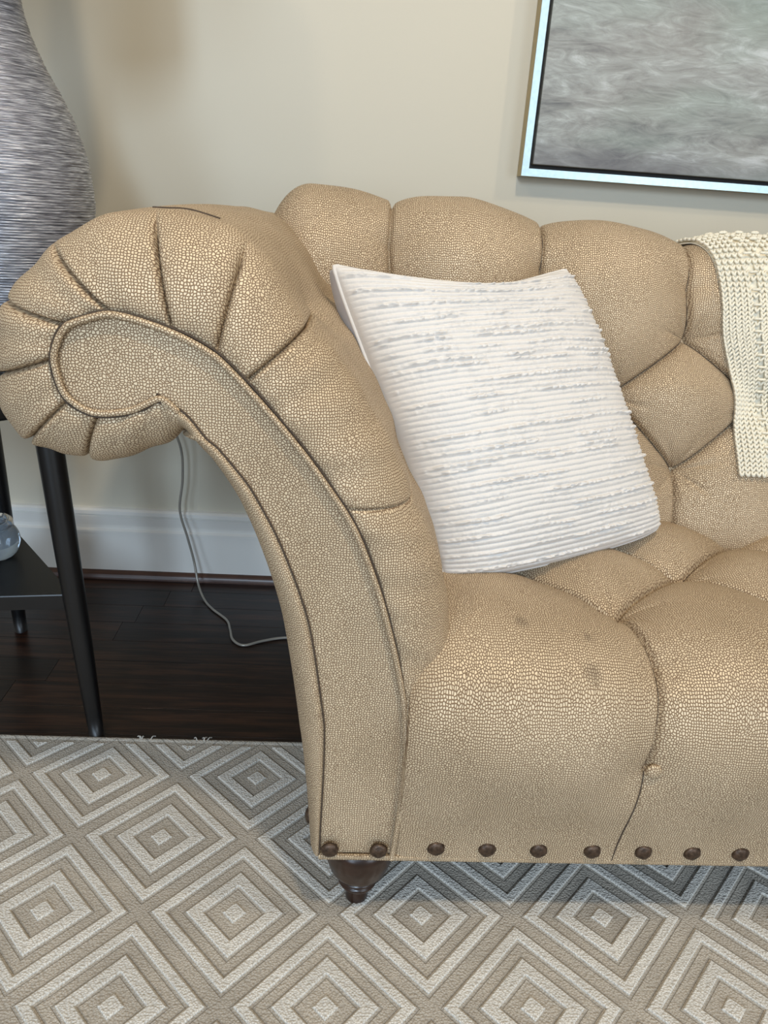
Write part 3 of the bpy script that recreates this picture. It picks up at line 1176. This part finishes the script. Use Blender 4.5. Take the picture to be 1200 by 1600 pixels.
# turned feet
FOOT = [(0.0145, RUG_Z + 0.0004), (0.0165, 0.014), (0.0175, 0.034), (0.021, 0.040), (0.027, 0.044), (0.029, 0.049), (0.0265, 0.053), (0.030, 0.057), (0.033, 0.061), (0.0305, 0.065),
        (0.036, 0.069), (0.042, 0.076), (0.046, 0.088), (0.050, 0.102), (0.0515, 0.116), (0.0515, 0.126), (0.046, BOT + 0.001)]
foot_prof = catmull(FOOT, 4)[0]
f0 = lathe('turned_foot', foot_prof, M['espresso'], sofa, axis=(0.054, 0.833), seg=40)
for (fx_, fy_) in ((2 * CX - 0.054, 0.833), (0.056, 1.44), (2 * CX - 0.056, 1.44)):
    o = f0.copy()
    COL.objects.link(o)
    o.location = (fx_ - 0.054, fy_ - 0.833, -RUG_Z if fy_ > 1.2 else 0)
# mirrored right arm
for o in LEFT_PARTS:
    c = o.copy()
    COL.objects.link(c)
    c.parent = sofa
    c.scale = (-1, 1, 1)

# ------------------------------------------------------------------ white pillow
pil = empty('throw_pillow', (0.36, 1.10, 0.46))
tag(pil, 'white square throw pillow with fuzzy horizontal ribs leaning in the sofa corner', 'pillow')
BL, BR = np.array([0.160, 0.985, 0.462]), np.array([0.563, 1.185, 0.478])
TL, TR = np.array([-0.026, 1.115, 0.886]), np.array([0.362, 1.315, 0.903])
PN = np.cross(BR - BL, TL - BL)
PN /= np.linalg.norm(PN)


def pillow_base(s, t, grow=0.0):
    s_, t_ = 2 * s - 1, 2 * t - 1
    # the top edge sags between its pinched corners, the bottom edge bulges on the seat
    kt = np.where(t_ > 0, 0.16 * (1 - np.abs(s_ - 0.12) ** 1.7), -0.035 * (1 - s_ ** 2))
    ss = s_ * (1 - 0.03 * (1 - t_ ** 2) * np.abs(s_) ** 3) * (1 + grow)
    tt = t_ * (1 - kt * np.abs(t_) ** 3) * (1 + grow)
    crn = 1 - 0.03 * np.abs(s_ * t_) ** 7
    a, b = (ss * crn + 1) / 2, (tt * crn + 1) / 2
    return (1 - a)[..., None] * (1 - b)[..., None] * BL + a[..., None] * (1 - b)[..., None] * BR + (1 - a)[..., None] * b[..., None] * TL + a[..., None] * b[..., None] * TR


def puff(s, t):
    e = np.clip(1 - np.abs(2 * s - 1) ** 2.6, 0, 1) * np.clip(1 - np.abs(2 * t - 1) ** 2.6, 0, 1)
    return e ** 0.45


def smooth_noise(n, mm, cells, seed):
    r = np.random.default_rng(seed)
    g = r.random((cells[0] + 3, cells[1] + 3))
    i = np.linspace(0, cells[0], n)
    j = np.linspace(0, cells[1], mm)
    i0, j0 = i.astype(int), j.astype(int)
    fi, fj = i - i0, j - j0
    fi, fj = fi * fi * (3 - 2 * fi), fj * fj * (3 - 2 * fj)
    return ((g[np.ix_(i0, j0)] * (1 - fi)[:, None] + g[np.ix_(i0 + 1, j0)] * fi[:, None]) * (1 - fj)[None]
            + (g[np.ix_(i0, j0 + 1)] * (1 - fi)[:, None] + g[np.ix_(i0 + 1, j0 + 1)] * fi[:, None]) * fj[None])


ns, nt = 340, 520
S_, T_ = np.meshgrid(np.linspace(0, 1, ns), np.linspace(0, 1, nt), indexing='ij')
P = pillow_base(S_, T_)
NR = 58
wob = 0.006 * (smooth_noise(ns, nt, (6, 10), 3) - 0.5)
ph = (T_ + wob) * NR
ridx = np.floor(ph).astype(int)
rib = np.abs(np.sin(np.pi * ph)) ** 0.55
kind = np.random.default_rng(8).random(NR + 4)
thick = np.array([1.0 if (i % 3 == 1) or kind[i] > 0.85 else 0.28 for i in range(NR + 4)])[np.clip(ridx, 0, NR + 3)]
fuzz = smooth_noise(ns, nt, (110, 160), 5)
patch = np.clip((smooth_noise(ns, nt, (11, NR), 6) - 0.25) * 2.2, 0, 1)
edge = np.clip(np.minimum(np.minimum(S_, 1 - S_), np.minimum(T_, 1 - T_)) / 0.02, 0, 1)
hgt = 0.0036 * rib + thick * patch * rib * (0.0010 + 0.0075 * fuzz ** 1.5) + 0.0006 * (smooth_noise(ns, nt, (300, 40), 9) - 0.5)
wr = 0.006 * (smooth_noise(ns, nt, (4, 4), 11) - 0.5)
front = P + PN * (0.084 * puff(S_, T_) + (hgt + wr) * edge)[..., None]
grid('ribbed_front', front, None, M['white_weave'], pil)
s2, t2 = np.meshgrid(np.linspace(0, 1, 60), np.linspace(0, 1, 60), indexing='ij')
grid('plain_back', pillow_base(s2, t2, 0.09 * np.sqrt(puff(s2, t2))) - PN * (0.066 * puff(s2, t2) ** 0.7)[..., None], None, M['grey_weave'], pil, flip=True)
k = np.linspace(0, 1, 30)
zz, oo = 0 * k, 0 * k + 1
loop = np.concatenate([pillow_base(k, zz), pillow_base(oo, k)[1:], pillow_base(1 - k, oo)[1:], pillow_base(zz, 1 - k)[1:]])
tube('edge_seam', loop, 0.0030, M['white_weave'], pil, seg=8, per=2)

# ------------------------------------------------------------------ knitted throw
throw = empty('knitted_throw', (0.9, 1.40, 0.55))
tag(throw, 'cream chunky knitted throw blanket draped over the sofa back', 'blanket')
TH = 0.034
PT = np.stack([BC[:, 0], BC[:, 1]], -1)
Tn = np.gradient(PT, axis=0)
Tn /= np.linalg.norm(Tn, axis=1)[:, None]
Nn = np.stack([-Tn[:, 1], Tn[:, 0]], -1)
tx_ = np.arange(0.50, 1.30, 0.006)
ts_ = np.arange(0.0, BS[-1], 0.006)
TXg, TSg = np.meshgrid(tx_, ts_, indexing='ij')
hb = back_h(TXg, TSg)


def blur(a, k):
    for ax in (0, 1):
        p = np.pad(a, [(k, k) if q == ax else (0, 0) for q in (0, 1)], mode='edge')
        c_ = np.cumsum(np.concatenate([np.zeros_like(np.take(p, [0], ax)), p], ax), ax)
        n_ = a.shape[ax]
        a = (np.take(c_, np.arange(2 * k + 1, 2 * k + 1 + n_), ax) - np.take(c_, np.arange(0, n_), ax)) / (2 * k + 1)
    return a


lift_map = blur(np.maximum(hb, blur(hb, 3)), 3) + 0.007
ts = BS
s_hem = bs_at_z(0.552)
s_top = ts[np.argmax(PT[:, 1])]
s_end = ts[-1] - 0.02


def throw_pt(x, s, lift):
    x, s = np.broadcast_arrays(np.asarray(x, float), np.asarray(s, float))
    fi = np.clip((x - tx_[0]) / 0.006, 0, len(tx_) - 2.001)
    fj = np.clip(s / 0.006, 0, len(ts_) - 2.001)
    i0, j0 = fi.astype(int), fj.astype(int)
    a, b = fi - i0, fj - j0
    hl = (lift_map[i0, j0] * (1 - a) + lift_map[i0 + 1, j0] * a) * (1 - b) + (lift_map[i0, j0 + 1] * (1 - a) + lift_map[i0 + 1, j0 + 1] * a) * b
    yv, zv = np.interp(s, ts, PT[:, 0]), np.interp(s, ts, PT[:, 1])
    n0, n1 = np.interp(s, ts, Nn[:, 0]), np.interp(s, ts, Nn[:, 1])
    o_ = hl + lift
    return np.stack([x, yv + n0 * o_, zv + n1 * o_ + back_dz(x, s, zv)], -1)


XW = 0.42
PX, PR = 0.0100, 0.0082


def x_left(s):
    t = (s - s_hem) / (s_top - s_hem)
    return 0.722 - 0.095 * np.clip(t, 0, 1.6) ** 1.25 + 0.004 * np.sin(s * 25)


sv = np.linspace(s_hem, s_end, 240)
ku = np.linspace(0, XW, 150)
Sg, Kg = np.meshgrid(sv, ku, indexing='ij')
lo = throw_pt(x_left(Sg) + Kg, Sg, -0.0050)
hi = throw_pt(x_left(Sg) + Kg, Sg, -0.0030)
n, mm = Sg.shape
V = np.concatenate([lo.reshape(-1, 3), hi.reshape(-1, 3)])
Fq = grid_faces(n, mm)
rim = [i * mm for i in range(n)] + [(n - 1) * mm + j for j in range(1, mm)] + [i * mm + mm - 1 for i in range(n - 2, -1, -1)] + [j for j in range(mm - 2, 0, -1)]
Fl = [tuple(f) for f in Fq.tolist()] + [tuple(v + n * mm for v in f[::-1]) for f in Fq.tolist()]
Fl += [(rim[i], rim[(i + 1) % len(rim)], rim[(i + 1) % len(rim)] + n * mm, rim[i] + n * mm) for i in range(len(rim))]
mesh_np('knit_ground', V, Fl, M['yarn'], throw)
# yarn stitches
bmS = bmesh.new()
bmesh.ops.create_icosphere(bmS, subdivisions=1, radius=1.0)
UVt = np.array([v.co[:] for v in bmS.verts])
UF = np.array([[v.index for v in f.verts] for f in bmS.faces])
bmS.free()
VV, FF = [], []
rows = int((s_end - s_hem) / PR)
ncol = int(XW / PX)
cnt = 0
rs = np.random.default_rng(12)
for r in range(rows):
    for c in range(ncol):
        s = s_hem + (r + 0.5) * PR
        lace = c >= 5
        ph3 = (c - 5) % 3 if lace else -1
        hole = lace and ph3 == 0 and (r % 3 == 1)
        bump = lace and ph3 == 0 and (r % 3 == 0)
        if hole:
            continue
        for side in (-1, 1):
            x = x_left(s) + (c + 0.25) * PX + side * PX * 0.21
            cen = throw_pt(np.array(x), np.array(s), 0.0025 + (0.004 if bump else 0) + rs.uniform(-0.0006, 0.0006))
            e = 0.001
            tx = throw_pt(np.array(x + e), np.array(s), 0.0) - throw_pt(np.array(x - e), np.array(s), 0.0)
            tsn = throw_pt(np.array(x), np.array(s + e), 0.0) - throw_pt(np.array(x), np.array(s - e), 0.0)
            tx /= np.linalg.norm(tx)
            tsn /= np.linalg.norm(tsn)
            nn = np.cross(tx, tsn)
            a = side * 0.42 + rs.uniform(-0.12, 0.12)
            d1 = tsn * math.cos(a) + tx * math.sin(a)
            d2 = np.cross(nn, d1)
            if bump:
                d1, d2 = tx, tsn
            pts = UVt[:, :1] * d2 * 0.0025 + UVt[:, 1:2] * d1 * 0.0072 + UVt[:, 2:] * nn * 0.0034
            VV.append(cen + pts)
            FF.append(UF + cnt)
            cnt += len(UVt)
st_o = mesh_np('yarn_stitches', np.concatenate(VV), np.concatenate(FF), M['yarn'], throw)
st_o['kind'] = 'stuff'

# ------------------------------------------------------------------ tripod side table
table = empty('side_table', (-0.686, 1.294, 0.0))
tag(table, 'black wooden side table with splayed legs and triangular lower shelf beside the sofa', 'table')
feet = [(-0.438, 1.193), (-0.723, 1.559), (-0.897, 1.129)]
cen = np.array([-0.686, 1.294])
TOP_Z = 0.665
for fx_, fy_ in feet:
    d = cen - np.array([fx_, fy_])
    d /= np.linalg.norm(d)
    pts = [(fx_ + d[0] * 0.07 * z, fy_ + d[1] * 0.07 * z, z) for z in (0.0, 0.2, 0.4, TOP_Z - 0.02)]
    pts[0] = (pts[0][0], pts[0][1], 0.001)
    if fy_ < 1.1777 + 0.0:
        pts[0] = (pts[0][0], pts[0][1], RUG_Z + 0.002)
    tube('leg', pts, [0.0135, 0.018, 0.0205, 0.022], M['table'], table, seg=20, per=4)
sz = 0.272
cor = []
for fx_, fy_ in feet:
    d = np.array([fx_, fy_]) - cen
    L_ = np.linalg.norm(d)
    cor.append(cen + d / L_ * (L_ - 0.022))


def rounded_tri(c, r):
    out = []
    for i in range(3):
        p, a, b = c[i], c[i - 1], c[(i + 1) % 3]
        da = (a - p) / np.linalg.norm(a - p)
        db = (b - p) / np.linalg.norm(b - p)
        for t in np.linspace(0, 1, 6):
            out.append(p + da * r * (1 - t) ** 2 + db * r * t ** 2)
    return out


tri = rounded_tri(cor, 0.02)
n = len(tri)
V = [(p[0], p[1], sz) for p in tri] + [(p[0], p[1], sz + 0.026) for p in tri] + [(cen[0] + (p[0] - cen[0]) * 0.992, cen[1] + (p[1] - cen[1]) * 0.992, sz + 0.028) for p in tri]
F = [(k * n + i, k * n + (i + 1) % n, (k + 1) * n + (i + 1) % n, (k + 1) * n + i) for k in (0, 1) for i in range(n)]
F += [tuple(range(n))[::-1], tuple(range(2 * n, 3 * n))]
so = mesh_np('lower_shelf', V, F, M['table'], table, smooth=False)
lathe('table_top', [(0.001, TOP_Z - 0.024), (0.268, TOP_Z - 0.024), (0.275, TOP_Z - 0.018), (0.275, TOP_Z - 0.005), (0.270, TOP_Z), (0.001, TOP_Z)], M['table'], table, axis=tuple(cen), seg=64, cap=False)

# glass ornament on the shelf
orn = empty('glass_ornament', (-0.643, 1.335, 0.300))
tag(orn, 'round smoky glass ornament on the lower shelf of the black table', 'ornament')
og = [(0.010, 0.300), (0.022, 0.302), (0.034, 0.312), (0.041, 0.328), (0.042, 0.342), (0.037, 0.357), (0.027, 0.367), (0.019, 0.370)]
lathe('glass_body', catmull(og, 4)[0], M['glass'], orn, axis=(-0.643, 1.335), seg=36)
tube('glass_ring', [(-0.643 + 0.026 * math.cos(a), 1.335 + 0.026 * math.sin(a), 0.371 + 0.003 * math.sin(a)) for a in np.linspace(0, 2 * math.pi, 25)], 0.0075, M['glass'], orn, seg=12, per=1)
tube('glass_ring', [(-0.640 + 0.018 * math.cos(a), 1.330 + 0.016 * math.sin(a), 0.381 + 0.004 * math.cos(a)) for a in np.linspace(0, 2 * math.pi, 25)], 0.0065, M['glass'], orn, seg=12, per=1)

# ------------------------------------------------------------------ lamp
LX, LY = -0.575, 1.385
lamp = empty('table_lamp', (LX, LY, TOP_Z))
tag(lamp, 'large silver-grey gourd table lamp with fine horizontal ribs beside the sofa arm', 'lamp')
key = [(0.072, 0.690), (0.082, 0.72), (0.108, 0.77), (0.130, 0.85), (0.1385, 0.92), (0.1375, 0.975), (0.128, 1.03), (0.108, 1.085), (0.082, 1.135), (0.063, 1.18), (0.053, 1.225), (0.047, 1.27), (0.044, 1.32)]
kc = catmull(key, 30)[0]
zs = np.arange(0.690, 1.32, 0.0009)
rr = np.interp(zs, kc[:, 1], kc[:, 0])
ribp = 0.0042
fine = np.abs(np.sin(np.pi * zs / ribp)) ** 0.8 * 0.0014
prof = np.stack([rr + fine, zs], -1)


def lamp_jit(prof, a):
    r = np.random.default_rng(2)
    nr = int((prof[-1, 1] - prof[0, 1]) / ribp) + 2
    g = r.random((nr, 24)) * 0.0014
    ia = ((prof[:, 1] - prof[0, 1]) / ribp).astype(int)
    aa = np.linspace(0, 24, len(a), endpoint=False)
    a0 = aa.astype(int)
    f = aa - a0
    return g[ia][:, a0] * (1 - f) + g[ia][:, (a0 + 1) % 24] * f


lathe('ribbed_body', prof, M['lamp'], lamp, axis=(LX, LY), seg=72, jitter=lamp_jit)
lathe('foot', [(0.07, TOP_Z + 0.001), (0.078, TOP_Z + 0.004), (0.078, TOP_Z + 0.018), (0.064, TOP_Z + 0.027), (0.02, TOP_Z + 0.028)], M['steel'], lamp, axis=(LX, LY), seg=40)
lathe('socket', [(0.030, 1.315), (0.030, 1.330), (0.014, 1.335), (0.014, 1.36), (0.019, 1.365), (0.019, 1.42), (0.012, 1.43)], M['steel'], lamp, axis=(LX, LY), seg=24)
hp = [(LX + 0.055 * math.sin(a) * 1.0, LY, 1.36 + 0.135 * (1 - math.cos(a))) for a in np.linspace(0.15, math.pi, 14)]
tube('harp', hp, 0.002, M['steel'], lamp, seg=6, per=2)
tube('harp', [(2 * LX - p[0], p[1], p[2]) for p in hp], 0.002, M['steel'], lamp, seg=6, per=2)
lathe('lamp_shade', [(0.212, 1.335), (0.215, 1.335), (0.190, 1.64), (0.187, 1.64), (0.212, 1.335)], M['shade'], lamp, axis=(LX, LY), seg=64, cap=False)
for k in range(3):
    a = k * 2 * math.pi / 3
    tube('shade_spider', [(LX, LY, 1.63), (LX + 0.188 * math.cos(a), LY + 0.188 * math.sin(a), 1.632)], 0.0018, M['steel'], lamp, seg=6, per=2)

# lamp cord
cordp = [(-0.600, 1.470, TOP_Z + 0.0035), (-0.585, 1.520, TOP_Z + 0.0035), (-0.560, 1.575, TOP_Z + 0.002), (-0.500, 1.680, 0.60), (-0.430, 1.760, 0.50), (-0.392, 1.790, 0.40), (-0.389, 1.795, 0.31), (-0.399, 1.795, 0.224),
         (-0.381, 1.79, 0.150), (-0.366, 1.787, 0.085), (-0.352, 1.765, 0.028), (-0.330, 1.728, 0.0045), (-0.302, 1.684, 0.0035), (-0.260, 1.634, 0.0035), (-0.245, 1.590, 0.0035), (-0.232, 1.545, 0.0035), (-0.204, 1.522, 0.0035),
         (-0.163, 1.543, 0.0035), (-0.112, 1.561, 0.0035), (-0.03, 1.565, 0.0035), (0.10, 1.60, 0.0035)]
tag(tube('power_cord', cordp, 0.0031, M['cord'], seg=8, per=8, origin=(-0.30, 1.684, 0.0)), 'thin silvery lamp cord hanging by the baseboard and curling on the dark floor', 'cord')

# ------------------------------------------------------------------ painting
art = empty('framed_painting', (0.366, WALL_Y, 1.058))
tag(art, 'abstract grey painting in a silver floater frame above the sofa', 'painting')
FX0, FX1, FZ0, FZ1 = 0.371, 1.92, 1.052, 2.02
FY0, FY1 = WALL_Y - 0.048, WALL_Y - 0.002
FWD = 0.015
for nm, b in (('frame_rail', (FX0, FX1, FY0 + 0.001, FY1, FZ0, FZ0 + FWD)), ('frame_rail', (FX0, FX1, FY0 + 0.001, FY1, FZ1 - FWD, FZ1)),
              ('frame_stile', (FX0, FX0 + FWD, FY0 + 0.001, FY1, FZ0 + FWD, FZ1 - FWD)), ('frame_stile', (FX1 - FWD, FX1, FY0 + 0.001, FY1, FZ0 + FWD, FZ1 - FWD))):
    box(nm, b, M['gilt'], art)


def face_strip(p):
    V = [(x, FY0 - 0.001, z) for x, z in p] + [(x, FY0 + 0.002, z) for x, z in p]
    F = [(0, 1, 2, 3), (7, 6, 5, 4)] + [(i, 4 + i, 4 + (i + 1) % 4, (i + 1) % 4) for i in range(4)]
    return mesh_np('silver_face', V, F, M['silver'], art, smooth=False)


w = FWD + 0.0005
face_strip([(FX0, FZ0), (FX1, FZ0), (FX1 - w, FZ0 + w), (FX0 + w, FZ0 + w)])
face_strip([(FX0, FZ1), (FX0, FZ0), (FX0 + w, FZ0 + w), (FX0 + w, FZ1 - w)])
face_strip([(FX1, FZ0), (FX1, FZ1), (FX1 - w, FZ1 - w), (FX1 - w, FZ0 + w)])
face_strip([(FX1, FZ1), (FX0, FZ1), (FX0 + w, FZ1 - w), (FX1 - w, FZ1 - w)])
box('float_liner', (FX0 + FWD, FX1 - FWD, FY1 - 0.016, FY1, FZ0 + FWD, FZ1 - FWD), M['black'], art)
g = FWD + 0.010
box('canvas', (FX0 + g, FX1 - g, FY0 + 0.008, FY1 - 0.0165, FZ0 + g, FZ1 - g), M['paint'], art, bevel=0.002)
